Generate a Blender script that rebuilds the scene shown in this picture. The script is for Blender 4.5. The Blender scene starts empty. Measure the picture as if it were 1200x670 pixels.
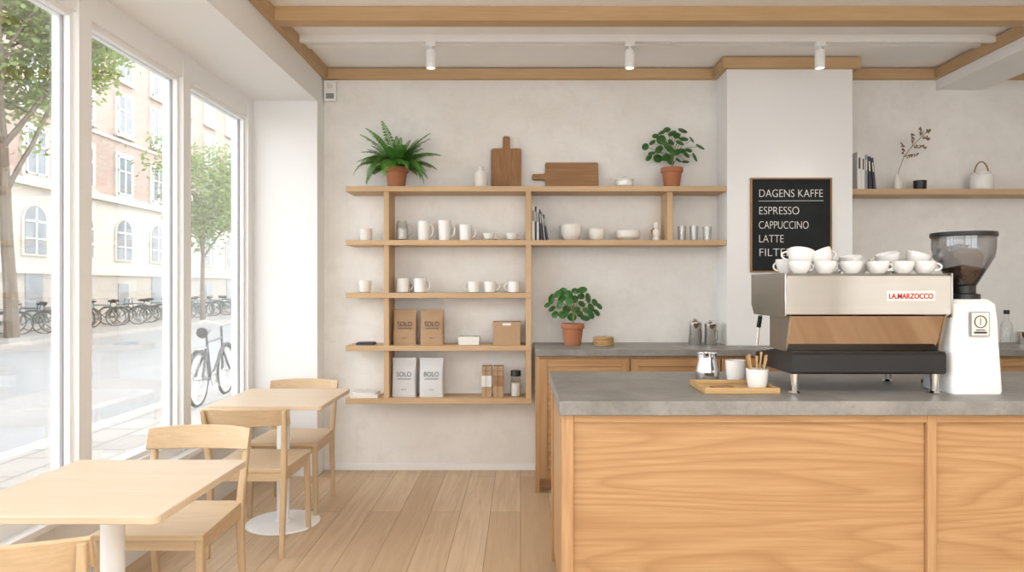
import bpy, math, random
from mathutils import Vector, Matrix
random.seed(7)
C = bpy.context
SC = C.scene
pi = math.pi

# ------------------------------------------------------------------ materials
def newmat(name):
    m = bpy.data.materials.new(name); m.use_nodes = True
    nt = m.node_tree
    b = nt.nodes['Principled BSDF']
    return m, nt, b
def N(nt, t, **kw):
    n = nt.nodes.new(t)
    for k, v in kw.items():
        if k in n.inputs.keys(): n.inputs[k].default_value = v
        else: setattr(n, k, v)
    return n
def coord(nt, scale=(1,1,1), rot=(0,0,0)):
    tc = N(nt, 'ShaderNodeTexCoord')
    mp = N(nt, 'ShaderNodeMapping')
    mp.inputs['Scale'].default_value = scale
    mp.inputs['Rotation'].default_value = rot
    nt.links.new(tc.outputs['Object'], mp.inputs['Vector'])
    return mp.outputs['Vector']
def mixc(nt, fac, a, b, mode='MIX'):
    n = N(nt, 'ShaderNodeMix', data_type='RGBA', blend_type=mode)
    for i, v in ((0, fac), (6, a), (7, b)):
        if hasattr(v, 'links'): nt.links.new(v, n.inputs[i])
        else:
            n.inputs[i].default_value = v if i == 0 else (v[0], v[1], v[2], 1)
    return n.outputs[2]
def sc(c, k): return tuple(min(1, x*k) for x in c)
def P(name, base, rough=.5, metal=0, var=.06, vs=6, bump=0, bs=60, trans=0, ior=1.45, coat=0, spec=.5, stretch=(1,1,1)):
    m, nt, b = newmat(name)
    v = coord(nt, stretch)
    n = N(nt, 'ShaderNodeTexNoise', Scale=vs, Detail=4.0)
    nt.links.new(v, n.inputs['Vector'])
    col = mixc(nt, n.outputs['Fac'], sc(base, 1-var), sc(base, 1+var))
    nt.links.new(col, b.inputs['Base Color'])
    b.inputs['Roughness'].default_value = rough
    b.inputs['Metallic'].default_value = metal
    b.inputs['Transmission Weight'].default_value = trans
    b.inputs['IOR'].default_value = ior
    b.inputs['Coat Weight'].default_value = coat
    b.inputs['Specular IOR Level'].default_value = spec
    if bump:
        n2 = N(nt, 'ShaderNodeTexNoise', Scale=bs, Detail=5.0)
        nt.links.new(v, n2.inputs['Vector'])
        bp = N(nt, 'ShaderNodeBump', Strength=bump, Distance=.01)
        nt.links.new(n2.outputs['Fac'], bp.inputs['Height'])
        nt.links.new(bp.outputs['Normal'], b.inputs['Normal'])
    return m
def WOOD(name, c1, c2, axis=0, scale=3.0, rings=7.0, rough=.45, strength=.6, squash=.13):
    m, nt, b = newmat(name)
    s = [1, 1, 1]; s[axis] = squash
    v = coord(nt, tuple(s))
    n = N(nt, 'ShaderNodeTexNoise', Scale=scale, Detail=2.0, Roughness=.4, Distortion=.15)
    nt.links.new(v, n.inputs['Vector'])
    mu = N(nt, 'ShaderNodeMath', operation='MULTIPLY'); mu.inputs[1].default_value = rings*2
    nt.links.new(n.outputs['Fac'], mu.inputs[0])
    fr = N(nt, 'ShaderNodeMath', operation='FRACT'); nt.links.new(mu.outputs[0], fr.inputs[0])
    cr = N(nt, 'ShaderNodeValToRGB')
    e = cr.color_ramp.elements
    e[0].position=0; e[0].color=(.75,.75,.75,1); e[1].position=1; e[1].color=(.85,.85,.85,1)
    for p_, c_ in ((.16,.1),(.5,.0),(.82,.45)):
        q=e.new(p_); q.color=(c_,c_,c_,1)
    nt.links.new(fr.outputs[0], cr.inputs[0])
    s2 = [60, 60, 60]; s2[axis] = 2.0
    v2 = coord(nt, tuple(s2))
    n2 = N(nt, 'ShaderNodeTexNoise', Scale=1.6, Detail=4.0, Roughness=.6)
    nt.links.new(v2, n2.inputs['Vector'])
    v3 = coord(nt, tuple(s)); n3 = N(nt, 'ShaderNodeTexNoise', Scale=1.7, Detail=2.0); nt.links.new(v3, n3.inputs['Vector'])
    a = mixc(nt, cr.outputs[0], c1, tuple(c1[i]*(1-strength)+c2[i]*strength for i in range(3)))
    r2 = N(nt, 'ShaderNodeMapRange'); r2.inputs[1].default_value = .35; r2.inputs[2].default_value = .75
    r2.inputs[3].default_value = 0; r2.inputs[4].default_value = .7
    nt.links.new(n2.outputs['Fac'], r2.inputs[0])
    a = mixc(nt, r2.outputs[0], a, c2)
    r3 = N(nt, 'ShaderNodeMapRange'); r3.inputs[1].default_value = .35; r3.inputs[2].default_value = .7; r3.inputs[4].default_value=.3
    nt.links.new(n3.outputs['Fac'], r3.inputs[0])
    a = mixc(nt, r3.outputs[0], a, c2)
    nt.links.new(a, b.inputs['Base Color'])
    b.inputs['Roughness'].default_value = rough
    b.inputs['Specular IOR Level'].default_value = .35
    bp = N(nt, 'ShaderNodeBump', Strength=.08, Distance=.003)
    nt.links.new(n2.outputs['Fac'], bp.inputs['Height'])
    nt.links.new(bp.outputs['Normal'], b.inputs['Normal'])
    return m

OAK1, OAK2 = (.56, .345, .175), (.37, .195, .08)
M = {}
M['counter_oak'] = WOOD('counter_oak', OAK1, OAK2, 0, 3.2, 11, .42, .8, .09)
M['counter_oak_v'] = WOOD('counter_oak_v', OAK1, OAK2, 2, 3.0, 4, .42, .5)
M['trim_oak'] = WOOD('trim_oak', (.58,.40,.225), (.45,.285,.14), 0, 3, 4, .5, .4)
M['trim_oak_y'] = WOOD('trim_oak_y', (.58,.40,.225), (.45,.285,.14), 1, 3, 4, .5, .4)
M['shelf_oak'] = WOOD('shelf_oak', (.61,.43,.255), (.48,.31,.165), 0, 3, 4, .5, .4)
M['shelf_oak_v'] = WOOD('shelf_oak_v', (.61,.43,.255), (.48,.31,.165), 2, 3, 4, .5, .4)
M['birch'] = WOOD('birch', (.72,.59,.44), (.62,.48,.33), 0, 2.5, 4, .4, .3)
M['chair_wood'] = WOOD('chair_wood', (.64,.48,.31), (.51,.355,.20), 0, 3, 3, .42, .35)
M['chair_wood_v'] = WOOD('chair_wood_v', (.64,.48,.31), (.51,.355,.20), 2, 3, 3, .42, .35)
M['walnut'] = WOOD('walnut', (.40,.22,.10), (.24,.115,.05), 2, 6, 5, .5, .6)
M['walnut_h'] = WOOD('walnut_h', (.42,.24,.12), (.26,.13,.055), 0, 6, 5, .5, .6)
M['tray_wood'] = WOOD('tray_wood', (.60,.40,.19), (.48,.28,.11), 0, 6, 3, .45, .4)
M['white'] = P('white_paint', (.88,.885,.885), .5, var=.012, vs=2)
M['ceil'] = P('ceiling_paint', (.92,.92,.92), .8, var=.012, vs=1)
M['china'] = P('white_ceramic', (.82,.81,.79), .18, var=.02, vs=10, coat=.3)
M['stone'] = P('matte_stoneware', (.78,.755,.71), .5, var=.05, vs=40)
M['steel'] = P('stainless_steel', (.60,.585,.565), .07, 1, var=.04, vs=3, stretch=(1,1,30))
M['steel_refl'] = P('steel_reflection_tint', (.50,.42,.35), .06, 1, var=.05, vs=3)  # polished steel, brown tint in the base colour imitates reflected wood
M['steel_br'] = P('brushed_steel', (.48,.47,.45), .28, 1, var=.08, vs=6, stretch=(1,1,40))
M['chrome'] = P('chrome', (.8,.8,.8), .06, 1, var=.01)
M['black'] = P('black_plastic', (.012,.012,.013), .35, var=.1)
M['blackm'] = P('black_matte', (.03,.03,.03), .6, var=.1)
M['board'] = P('chalkboard_black', (.017,.02,.02), .8, var=.5, vs=5, spec=.3)
M['chalk'] = P('chalk_white', (.80,.80,.78), .9, var=.12, vs=150)
M['terra'] = P('terracotta', (.42,.165,.08), .75, var=.15, vs=20, bump=.1)
M['soil'] = P('potting_soil', (.05,.03,.02), .95, var=.3, vs=60, bump=.5)
M['leaf'] = P('pilea_leaf', (.035,.13,.025), .38, var=.4, vs=18)
M['fern'] = P('fern_leaf', (.085,.26,.03), .5, var=.5, vs=14)
M['stem'] = P('plant_stem', (.16,.25,.08), .6, var=.2)
M['kraft'] = P('kraft_paper', (.45,.30,.18), .75, var=.08, vs=30, bump=.1, bs=30)
M['wbag'] = P('white_paper_bag', (.68,.69,.70), .5, var=.03, vs=15, bump=.25, bs=14)
M['ink'] = P('ink_dark', (.05,.045,.04), .7, var=.1)
M['inkg'] = P('ink_grey', (.16,.16,.17), .7, var=.1)
M['paper'] = P('paper_white', (.80,.79,.76), .8, var=.03)
M['grey'] = P('grey_cover', (.30,.30,.31), .6, var=.1)
M['dark'] = P('dark_cover', (.04,.05,.07), .5, var=.1)
M['beans'] = P('coffee_beans', (.035,.018,.01), .4, var=.5, vs=120, bump=1, bs=90)
M['red'] = P('badge_red', (.50,.02,.02), .4, var=.05)
M['twig'] = P('dried_twig', (.22,.14,.08), .8, var=.2)
M['rubber'] = P('tyre_rubber', (.03,.03,.03), .8, var=.1)
M['bikeb'] = P('bicycle_paint_black', (.03,.035,.04), .35, var=.1)
M['bikeg'] = P('bicycle_paint_green', (.05,.12,.11), .35, var=.1)
M['asphalt'] = P('asphalt', (.25,.255,.26), .9, var=.16, vs=1.2, bump=.2, bs=60)
M['kerb'] = P('granite_kerb', (.38,.36,.33), .85, var=.1, vs=8)
M['cream'] = P('cream_render', (.60,.565,.51), .9, var=.06, vs=.6)
M['creamd'] = P('stone_base', (.46,.425,.38), .9, var=.08, vs=1)
M['wglass'] = P('facade_window_glass', (.24,.265,.29), .15, var=.3, vs=.8)
M['roof'] = P('roof_tiles', (.28,.16,.13), .8, var=.1)
M['bark'] = P('tree_bark', (.17,.14,.11), .95, var=.3, vs=5, bump=.4, bs=12)

def plaster():
    m, nt, b = newmat('rough_plaster')
    v = coord(nt)
    n1 = N(nt,'ShaderNodeTexNoise', Scale=1.1, Detail=7.0, Roughness=.68, Distortion=.4); nt.links.new(v, n1.inputs['Vector'])
    n2 = N(nt,'ShaderNodeTexNoise', Scale=7.0, Detail=6.0, Roughness=.75); nt.links.new(v, n2.inputs['Vector'])
    r1 = N(nt,'ShaderNodeMapRange'); r1.inputs[1].default_value=.38; r1.inputs[2].default_value=.62
    nt.links.new(n1.outputs['Fac'], r1.inputs[0])
    a = mixc(nt, r1.outputs[0], (.80,.78,.745), (.88,.87,.845))
    r2 = N(nt,'ShaderNodeMapRange'); r2.inputs[1].default_value=.50; r2.inputs[2].default_value=.75; r2.inputs[4].default_value=.6
    nt.links.new(n2.outputs['Fac'], r2.inputs[0])
    a = mixc(nt, r2.outputs[0], a, (.74,.71,.66))
    nt.links.new(a, b.inputs['Base Color']); b.inputs['Roughness'].default_value=.9
    bp = N(nt,'ShaderNodeBump', Strength=.45, Distance=.012); nt.links.new(n2.outputs['Fac'], bp.inputs['Height'])
    nt.links.new(bp.outputs['Normal'], b.inputs['Normal'])
    return m
M['plaster'] = plaster()
def concrete():
    m, nt, b = newmat('polished_concrete')
    v = coord(nt)
    n1 = N(nt,'ShaderNodeTexNoise', Scale=4.0, Detail=9.0, Roughness=.75, Distortion=.3); nt.links.new(v, n1.inputs['Vector'])
    n2 = N(nt,'ShaderNodeTexNoise', Scale=45.0, Detail=4.0, Roughness=.7); nt.links.new(v, n2.inputs['Vector'])
    r1 = N(nt,'ShaderNodeMapRange'); r1.inputs[1].default_value=.36; r1.inputs[2].default_value=.64
    nt.links.new(n1.outputs['Fac'], r1.inputs[0])
    a = mixc(nt, r1.outputs[0], (.20,.193,.18), (.32,.31,.29))
    r2 = N(nt,'ShaderNodeMapRange'); r2.inputs[1].default_value=.52; r2.inputs[2].default_value=.72; r2.inputs[4].default_value=.5
    nt.links.new(n2.outputs['Fac'], r2.inputs[0])
    a = mixc(nt, r2.outputs[0], a, (.17,.16,.145))
    nt.links.new(a, b.inputs['Base Color']); b.inputs['Roughness'].default_value=.42
    b.inputs['Specular IOR Level'].default_value=.35
    return m
M['concrete'] = concrete()
def planks():
    m, nt, b = newmat('oak_floor_planks')
    v = coord(nt, (1,1,1), (0,0,pi/2))
    br = N(nt,'ShaderNodeTexBrick', offset=.37, offset_frequency=2)
    nt.links.new(v, br.inputs['Vector'])
    br.inputs['Color1'].default_value=(.54,.38,.235,1); br.inputs['Color2'].default_value=(.69,.525,.355,1)
    br.inputs['Mortar'].default_value=(.28,.18,.10,1)
    br.inputs['Scale'].default_value=1; br.inputs['Mortar Size'].default_value=.0022
    br.inputs['Brick Width'].default_value=2.1; br.inputs['Row Height'].default_value=.185
    v2 = coord(nt, (14, .9, 1))
    n = N(nt,'ShaderNodeTexNoise', Scale=1.5, Detail=6.0, Roughness=.65, Distortion=.9); nt.links.new(v2, n.inputs['Vector'])
    r = N(nt,'ShaderNodeMapRange'); r.inputs[1].default_value=.40; r.inputs[2].default_value=.70; r.inputs[4].default_value=.7
    nt.links.new(n.outputs['Fac'], r.inputs[0])
    a = mixc(nt, r.outputs[0], br.outputs['Color'], (.45,.30,.17))
    v3 = coord(nt, (1,.45,1)); vo = N(nt,'ShaderNodeTexVoronoi', Scale=1.6); nt.links.new(v3, vo.inputs['Vector'])
    r3 = N(nt,'ShaderNodeMapRange'); r3.inputs[1].default_value=.0; r3.inputs[2].default_value=.035; r3.inputs[3].default_value=.75; r3.inputs[4].default_value=0
    nt.links.new(vo.outputs['Distance'], r3.inputs[0])
    a = mixc(nt, r3.outputs[0], a, (.22,.13,.07))
    nt.links.new(a, b.inputs['Base Color']); b.inputs['Roughness'].default_value=.42
    b.inputs['Specular IOR Level'].default_value=.4
    bp = N(nt,'ShaderNodeBump', Strength=.3, Distance=.003, invert=True); nt.links.new(br.outputs['Fac'], bp.inputs['Height'])
    nt.links.new(bp.outputs['Normal'], b.inputs['Normal'])
    return m
M['floor'] = planks()
def brickm(name, c1, c2, cm_, bw, rh, ms, vertical=True):
    m, nt, b = newmat(name)
    tc = N(nt,'ShaderNodeTexCoord'); se = N(nt,'ShaderNodeSeparateXYZ'); cb = N(nt,'ShaderNodeCombineXYZ')
    nt.links.new(tc.outputs['Object'], se.inputs[0]); nt.links.new(se.outputs['Y'], cb.inputs['X']); nt.links.new(se.outputs['Z' if vertical else 'X'], cb.inputs['Y'])
    br = N(nt,'ShaderNodeTexBrick'); nt.links.new(cb.outputs[0], br.inputs['Vector'])
    br.inputs['Color1'].default_value=(*c1,1); br.inputs['Color2'].default_value=(*c2,1); br.inputs['Mortar'].default_value=(*cm_,1)
    br.inputs['Scale'].default_value=1; br.inputs['Brick Width'].default_value=bw; br.inputs['Row Height'].default_value=rh; br.inputs['Mortar Size'].default_value=ms
    nt.links.new(br.outputs['Color'], b.inputs['Base Color']); b.inputs['Roughness'].default_value=.9
    return m
M['brick'] = brickm('red_brick',(.46,.33,.28),(.41,.28,.235),(.48,.42,.38),.26,.08,.01)
M['pave'] = brickm('paving_stone',(.31,.30,.285),(.27,.26,.245),(.18,.175,.17),.6,.4,.015,False)
def glassm(name, f=.06, tint=(1,1,1)):
    m = bpy.data.materials.new(name); m.use_nodes=True; nt=m.node_tree; nt.nodes.clear()
    o=N(nt,'ShaderNodeOutputMaterial'); mx=N(nt,'ShaderNodeMixShader'); t=N(nt,'ShaderNodeBsdfTransparent'); g=N(nt,'ShaderNodeBsdfGlossy')
    t.inputs[0].default_value=(*tint,1); g.inputs['Roughness'].default_value=.02
    lw=N(nt,'ShaderNodeLayerWeight'); lw.inputs[0].default_value=.25
    mm=N(nt,'ShaderNodeMath',operation='MULTIPLY_ADD'); mm.inputs[1].default_value=.35; mm.inputs[2].default_value=f
    nt.links.new(lw.outputs['Fresnel'], mm.inputs[0]); nt.links.new(mm.outputs[0], mx.inputs[0])
    nt.links.new(t.outputs[0],mx.inputs[1]); nt.links.new(g.outputs[0],mx.inputs[2]); nt.links.new(mx.outputs[0],o.inputs[0])
    return m
M['glass'] = glassm('window_glass', .03)
M['tglass'] = glassm('drinking_glass', .05, (.965,.975,.975))
M['hglass'] = glassm('smoked_hopper_glass', .08, (.80,.80,.81))
def leafm():
    m, nt, b = newmat('spring_leaves')
    nt.nodes.remove(b); o=nt.nodes['Material Output']
    oi=N(nt,'ShaderNodeTexNoise', Scale=1.2, Detail=3.0); nt.links.new(coord(nt), oi.inputs['Vector'])
    col=mixc(nt, oi.outputs['Fac'], (.21,.30,.10), (.38,.46,.19))
    d=N(nt,'ShaderNodeBsdfDiffuse'); t=N(nt,'ShaderNodeBsdfTranslucent'); mx=N(nt,'ShaderNodeMixShader'); mx.inputs[0].default_value=.45
    nt.links.new(col,d.inputs[0]); nt.links.new(col,t.inputs[0]); nt.links.new(d.outputs[0],mx.inputs[1]); nt.links.new(t.outputs[0],mx.inputs[2]); nt.links.new(mx.outputs[0],o.inputs[0])
    return m
M['tleaf'] = leafm()
def emis(name, c, s):
    m, nt, b = newmat(name); b.inputs['Base Color'].default_value=(*c,1)
    b.inputs['Emission Color'].default_value=(*c,1); b.inputs['Emission Strength'].default_value=s; return m
M['lamp'] = emis('lamp_lens', (1,.93,.82), 4)

# ------------------------------------------------------------------ mesh builder
class MB:
    def __init__(s): s.v=[]; s.f=[]; s.m=[]; s.names=[]; s.T=Matrix.Identity(4)
    def mi(s, mat):
        if mat not in s.names: s.names.append(mat)
        return s.names.index(mat)
    def add(s, vs, fs, mat):
        o=len(s.v); s.v += [tuple(s.T @ Vector(p)) for p in vs]
        k=s.mi(mat)
        for f in fs: s.f.append([i+o for i in f]); s.m.append(k)
    def box(s,x0,x1,y0,y1,z0,z1,mat):
        s.add([(x0,y0,z0),(x1,y0,z0),(x1,y1,z0),(x0,y1,z0),(x0,y0,z1),(x1,y0,z1),(x1,y1,z1),(x0,y1,z1)],
              [(3,2,1,0),(4,5,6,7),(0,1,5,4),(1,2,6,5),(2,3,7,6),(3,0,4,7)],mat)
    def loft(s, rings, mat, cap0=True, cap1=True, closed=False):
        n=len(rings[0]); vs=[p for r in rings for p in r]; fs=[]
        R=len(rings)
        for i in range(R if closed else R-1):
            a=i*n; b=((i+1)%R)*n
            for j in range(n):
                k=(j+1)%n; fs.append((a+j,a+k,b+k,b+j))
        if not closed:
            if cap0: fs.append(tuple(reversed(range(n))))
            if cap1: fs.append(tuple(range((R-1)*n,R*n)))
        s.add(vs,fs,mat)
    def lathe(s, prof, c, mat, seg=28, cap0=True, cap1=True):
        rings=[[(c[0]+r*math.cos(2*pi*j/seg), c[1]+r*math.sin(2*pi*j/seg), c[2]+z) for j in range(seg)] for r,z in prof]
        s.loft(rings,mat,cap0,cap1)
    def tube(s, pts, r, mat, seg=8, closed=False):
        pts=[Vector(p) for p in pts]; n=len(pts); rings=[]; up=None
        for i,p in enumerate(pts):
            if closed: t=(pts[(i+1)%n]-pts[i-1])
            else: t=pts[min(i+1,n-1)]-pts[max(i-1,0)]
            t.normalize()
            if up is None:
                up=Vector((0,0,1)) if abs(t.z)<.9 else Vector((1,0,0))
                up=(up-t*up.dot(t)).normalized()
            else: up=(up-t*up.dot(t)).normalized()
            q=t.cross(up); rr=r[i] if isinstance(r,(list,tuple)) else r
            rings.append([tuple(p+up*rr*math.cos(2*pi*j/seg)+q*rr*math.sin(2*pi*j/seg)) for j in range(seg)])
        s.loft(rings,mat,closed=closed)
    def prism(s, poly, z0, z1, mat):   # poly in XY
        n=len(poly)
        s.add([(x,y,z0) for x,y in poly]+[(x,y,z1) for x,y in poly],
              [tuple(reversed(range(n))),tuple(range(n,2*n))]+[(i,(i+1)%n,(i+1)%n+n,i+n) for i in range(n)],mat)
    def prismY(s, poly, y0, y1, mat):  # poly in XZ
        n=len(poly)
        s.add([(x,y0,z) for x,z in poly]+[(x,y1,z) for x,z in poly],
              [tuple(range(n)),tuple(reversed(range(n,2*n)))]+[((i+1)%n,i,i+n,(i+1)%n+n) for i in range(n)],mat)
    def prismX(s, poly, x0, x1, mat):  # poly in YZ
        n=len(poly)
        s.add([(x0,y,z) for y,z in poly]+[(x1,y,z) for y,z in poly],
              [tuple(reversed(range(n))),tuple(range(n,2*n))]+[(i,(i+1)%n,(i+1)%n+n,i+n) for i in range(n)],mat)
    def mesh(s,name):
        me=bpy.data.meshes.new(name); me.from_pydata(s.v,[],s.f)
        for k in s.names: me.materials.append(M[k])
        me.polygons.foreach_set('material_index', s.m)
        me.polygons.foreach_set('use_smooth',[True]*len(s.f))
        me.update(); me.set_sharp_from_angle(angle=math.radians(35)); return me
    def build(s,name,loc=(0,0,0),rz=0,bevel=0,parent=None):
        return place(s.mesh(name),name,loc,rz,bevel,parent)
def place(me,name,loc=(0,0,0),rz=0,bevel=0,parent=None,scale=1):
    o=bpy.data.objects.new(name,me); SC.collection.objects.link(o)
    o.location=loc; o.rotation_euler=(0,0,rz); o.scale=(scale,)*3
    if bevel:
        b=o.modifiers.new('bevel','BEVEL'); b.width=bevel; b.segments=2; b.limit_method='ANGLE'; b.angle_limit=math.radians(50)
    if parent: o.parent=parent
    return o
def box(name,x0,x1,y0,y1,z0,z1,mat,bevel=0):
    b=MB(); b.box(x0,x1,y0,y1,z0,z1,mat); return b.build(name,bevel=bevel)
def rrect(w,h,r,n=4,cx=0,cy=0):
    out=[]
    for (sx,sy,a0) in ((1,1,0),(-1,1,pi/2),(-1,-1,pi),(1,-1,1.5*pi)):
        for i in range(n+1):
            a=a0+pi/2*i/n
            out.append((cx+sx*(w/2-r)+r*math.cos(a), cy+sy*(h/2-r)+r*math.sin(a)))
    return out
def text(name,body,loc,size,mat,parent,width=None,align='LEFT',tilt=0,rz=0,ext=.0006,off=0):
    cu=bpy.data.curves.new(name,'FONT'); cu.body=body; cu.size=size; cu.extrude=ext; cu.align_x=align; cu.offset=off
    cu.materials.append(M[mat])
    o=bpy.data.objects.new(name,cu); SC.collection.objects.link(o)
    o.location=loc; o.rotation_euler=(pi/2+tilt,0,rz)
    C.view_layer.update()
    if width: o.scale=(width/o.dimensions.x,1,1)
    o.parent=parent
    return o

# ------------------------------------------------------------------ room shell
CZ=3.03
box('floor',-2.06,4.4,-4.2,5.16,-.1,0,'floor')
box('ceiling',-1.484,4.4,-4.2,5.16,CZ,CZ+.12,'ceil')
box('wall_back',-1.484,4.4,5.16,5.36,-.1,CZ+.12,'plaster')
box('wall_right',4.4,4.5,-4.2,5.36,-.1,CZ+.12,'plaster')
b=MB(); b.box(-2.08,4.4,-4.2,-4,0,.35,'white'); b.box(-2.08,4.4,-4.2,-4,2.6,CZ,'white')
for x0,x1 in ((-2.08,-1.5),(.9,1.3),(3.6,4.4)): b.box(x0,x1,-4.2,-4,.35,2.6,'white')
for x in (-.3,2.45): b.box(x-.05,x+.05,-4.14,-4.02,.35,2.6,'white')
b.build('wall_front')
box('wall_window_return',-2.08,-1.484,4.985,5.36,-.1,2.74,'white')
box('wall_window_header',-2.08,-1.484,-4,5.36,2.74,CZ+.12,'white')
box('wall_chimney_breast',1.484,2.385,4.905,5.16,.0,CZ,'white')
# window wall
b=MB(); b.box(-2.08,-1.95,-4,4.985,-.1,.40,'white'); b.box(-2.08,-1.90,-4,4.985,.40,.43,'white'); b.build('wall_left',bevel=.003)
ys=[4.935,3.995,3.06,2.12,1.18,.24,-.7,-1.64,-2.58,-3.52]
b=MB()
b.box(-2.06,-1.955,-4,4.985,2.60,2.74,'white'); b.box(-2.06,-1.955,-4,4.985,.43,.50,'white')
for y in ys: b.box(-2.07,-1.95,y-.045,y+.045,.43,2.74,'white')
for i in range(len(ys)-1):
    y1=ys[i]-.045; y0=ys[i+1]+.045
    for (a,c) in ((y0,y0+.025),(y1-.025,y1)): b.box(-2.045,-1.975,a,c,.50,2.60,'white')
    b.box(-2.045,-1.975,y0+.025,y1-.025,2.575,2.60,'white'); b.box(-2.045,-1.975,y0+.025,y1-.025,.50,.525,'white')
    b.box(-2.012,-2.006,y0+.025,y1-.025,.525,2.575,'glass')
    for (a,c) in ((y0+.025,y0+.031),(y1-.031,y1-.025)): b.box(-2.016,-2.002,a,c,.525,2.575,'grey')
b.build('window_1',bevel=0)
b=MB(); b.box(-2.34,-2.08,-4,5.3,.36,.42,'kerb'); b.box(-2.28,-2.08,-4,5.3,-.12,.36,'creamd'); b.build('trim_exterior_sill')
# wood trims
b=MB(); b.box(-1.484,1.444,5.12,5.16,2.945,3.022,'trim_oak'); b.box(1.444,2.425,4.865,4.905,2.945,3.022,'trim_oak')
b.box(1.444,1.484,4.905,5.16,2.945,3.022,'trim_oak_y'); b.box(2.385,2.425,4.905,5.16,2.945,3.022,'trim_oak_y'); b.box(2.425,3.14,5.12,5.16,2.945,3.022,'trim_oak'); b.box(3.5,4.4,5.12,5.16,2.945,3.022,'trim_oak')
b.build('trim_back_wall')
box('trim_ceiling_beam',-1.444,4.4,4.0,4.10,2.945,3.03,'trim_oak',.003)
box('trim_window_header',-1.484,-1.444,-4,5.12,2.945,3.03,'trim_oak_y',.003)
box('trim_near_ceiling_beam',-1.444,4.4,1.2,1.30,2.945,3.03,'trim_oak',.003)
b=MB(); b.box(3.14,3.5,-4,3.99,2.87,3.03,'white'); b.box(3.14,3.5,4.11,5.16,2.87,3.03,'white'); b.box(3.14,3.5,3.99,4.11,2.87,2.94,'white')
b.build('ceiling_beam_white',bevel=.003)
box('trim_right_beam',3.105,3.14,4.10,5.12,2.945,3.02,'trim_oak_y')
box('trim_right_beam_near',3.105,3.14,1.30,4.0,2.945,3.02,'trim_oak_y')
box('baseboard_back',-1.484,.13,5.150,5.16,0,.05,'white',.002)
b=MB(); b.box(-1.444,3.105,4.60,4.66,3.008,3.03,'ceil'); b.build('trim_ceiling_batten')
b=MB(); b.box(-1.443,3.104,4.455,4.49,2.985,3.03,'white')
for x in (-1.4,-.2,1.0,2.4): b.box(x-.02,x+.02,4.45,4.495,2.98,3.0,'white')
b.build('track_rail')
for px in (-.587,.715,1.961):
    b=MB(); b.box(-.03,.03,-.02,.02,-.03,0,'white'); b.tube([(0,0,-.03),(0,0,-.055)],.008,'white')
    b.lathe([(.0,-.05),(.028,-.052),(.032,-.06),(.032,-.165),(.029,-.17),(.027,-.168),(.026,-.150),(0,-.150)],(0,0,0),'white',24,False,False)
    b.lathe([(.0,-.152),(.025,-.152)],(0,0,0),'lamp',24,False,False)
    b.build('track_spotlight',(px,4.472,2.985))
b=MB(); b.box(-.045,.045,-.04,0,-.075,.075,'white'); b.box(-.03,.03,-.043,-.04,-.06,-.02,'grey'); b.box(-.02,.02,-.05,-.04,.02,.05,'stone')
b.build('motion_sensor',(-1.43,5.16,2.855),bevel=.006)

# ------------------------------------------------------------------ wall shelves
b=MB()
SY0,SY1=4.91,5.16
b.box(-1.258,1.483,SY0,SY1,2.070,2.108,'shelf_oak')
b.box(-1.258,1.483,SY0,SY1,1.683,1.721,'shelf_oak')
for z in (1.341,.961,.58): b.box(-1.258,.08,SY0,SY1,z-.038,z,'shelf_oak')
for z0,z1 in ((1.721,2.07),(1.341,1.683),(.961,1.303),(.58,.923)):
    b.box(-.988,-.950,SY0+.02,SY1,z0,z1,'shelf_oak_v')
    b.box(.037,.078,SY0+.005,SY1,z0,z1,'shelf_oak_v')
b.box(1.061,1.10,SY0+.02,SY1,1.721,2.07,'shelf_oak_v')
b.build('wall_shelf',bevel=.002)
b=MB(); b.box(2.386,4.4,4.92,5.16,2.05,2.09,'shelf_oak'); b.build('wall_shelf',bevel=.002)

# ------------------------------------------------------------------ counters
b=MB()
def door(b,x0,x1,y,z0,z1):
    b.box(x0,x1,y-.018,y,z0,z1,'counter_oak')
    for (a,c,d,e) in ((x0,x0+.05,z0,z1),(x1-.05,x1,z0,z1)): b.box(a,c,y-.026,y-.018,d,e,'counter_oak_v')
    b.box(x0+.05,x1-.05,y-.026,y-.018,z1-.05,z1,'counter_oak'); b.box(x0+.05,x1-.05,y-.026,y-.018,z0,z0+.05,'counter_oak')
for x0,x1,y1 in ((.1,1.482,5.158),(1.482,2.387,4.903),(2.387,4.39,5.158)):
    b.box(x0,x1,4.56,y1,.922,.964,'concrete')
    b.box(x0+(.02 if x0==.1 else 0),x1,4.60,y1,.08,.922,'counter_oak_v')
    b.box(x0+(.03 if x0==.1 else 0),x1,4.66,y1,0,.08,'counter_oak')
x=.13
while x<4.2: door(b,x,x+.60,4.60,.10,.90); x+=.61
b.box(.1,.13,4.585,4.625,0,.922,'counter_oak_v')
b.build('back_counter',bevel=.002)

b=MB()
FX0,FX1,FY0,FY1=.148,4.39,2.61,3.52
b.prism([(FX0,FY0),(FX1,FY0),(FX1,FY1),(FX0,FY1)],.895,.95,'concrete')
b.box(.185,4.38,2.68,3.45,.06,.895,'counter_oak_v')
b.box(.22,4.38,2.74,3.40,0,.06,'blackm')
for y0,y1 in ((2.632,2.68),(3.45,3.498)): b.box(.158,.205,y0,y1,0,.895,'counter_oak_v')
b.box(.168,.185,2.68,3.45,.06,.895,'counter_oak_v')
for x in (1.57,3.02): b.box(x,x+.035,2.632,2.68,0,.895,'counter_oak_v')
b.box(.205,4.38,2.636,2.68,.862,.895,'counter_oak')
b.box(.205,4.38,2.636,2.68,0,.08,'counter_oak')
for x0,x1 in ((.205,1.57),(1.605,3.02),(3.055,4.38)): b.box(x0,x1,2.652,2.68,.08,.862,'counter_oak')
b.build('service_counter',bevel=.003)
CT=.9502

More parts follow.
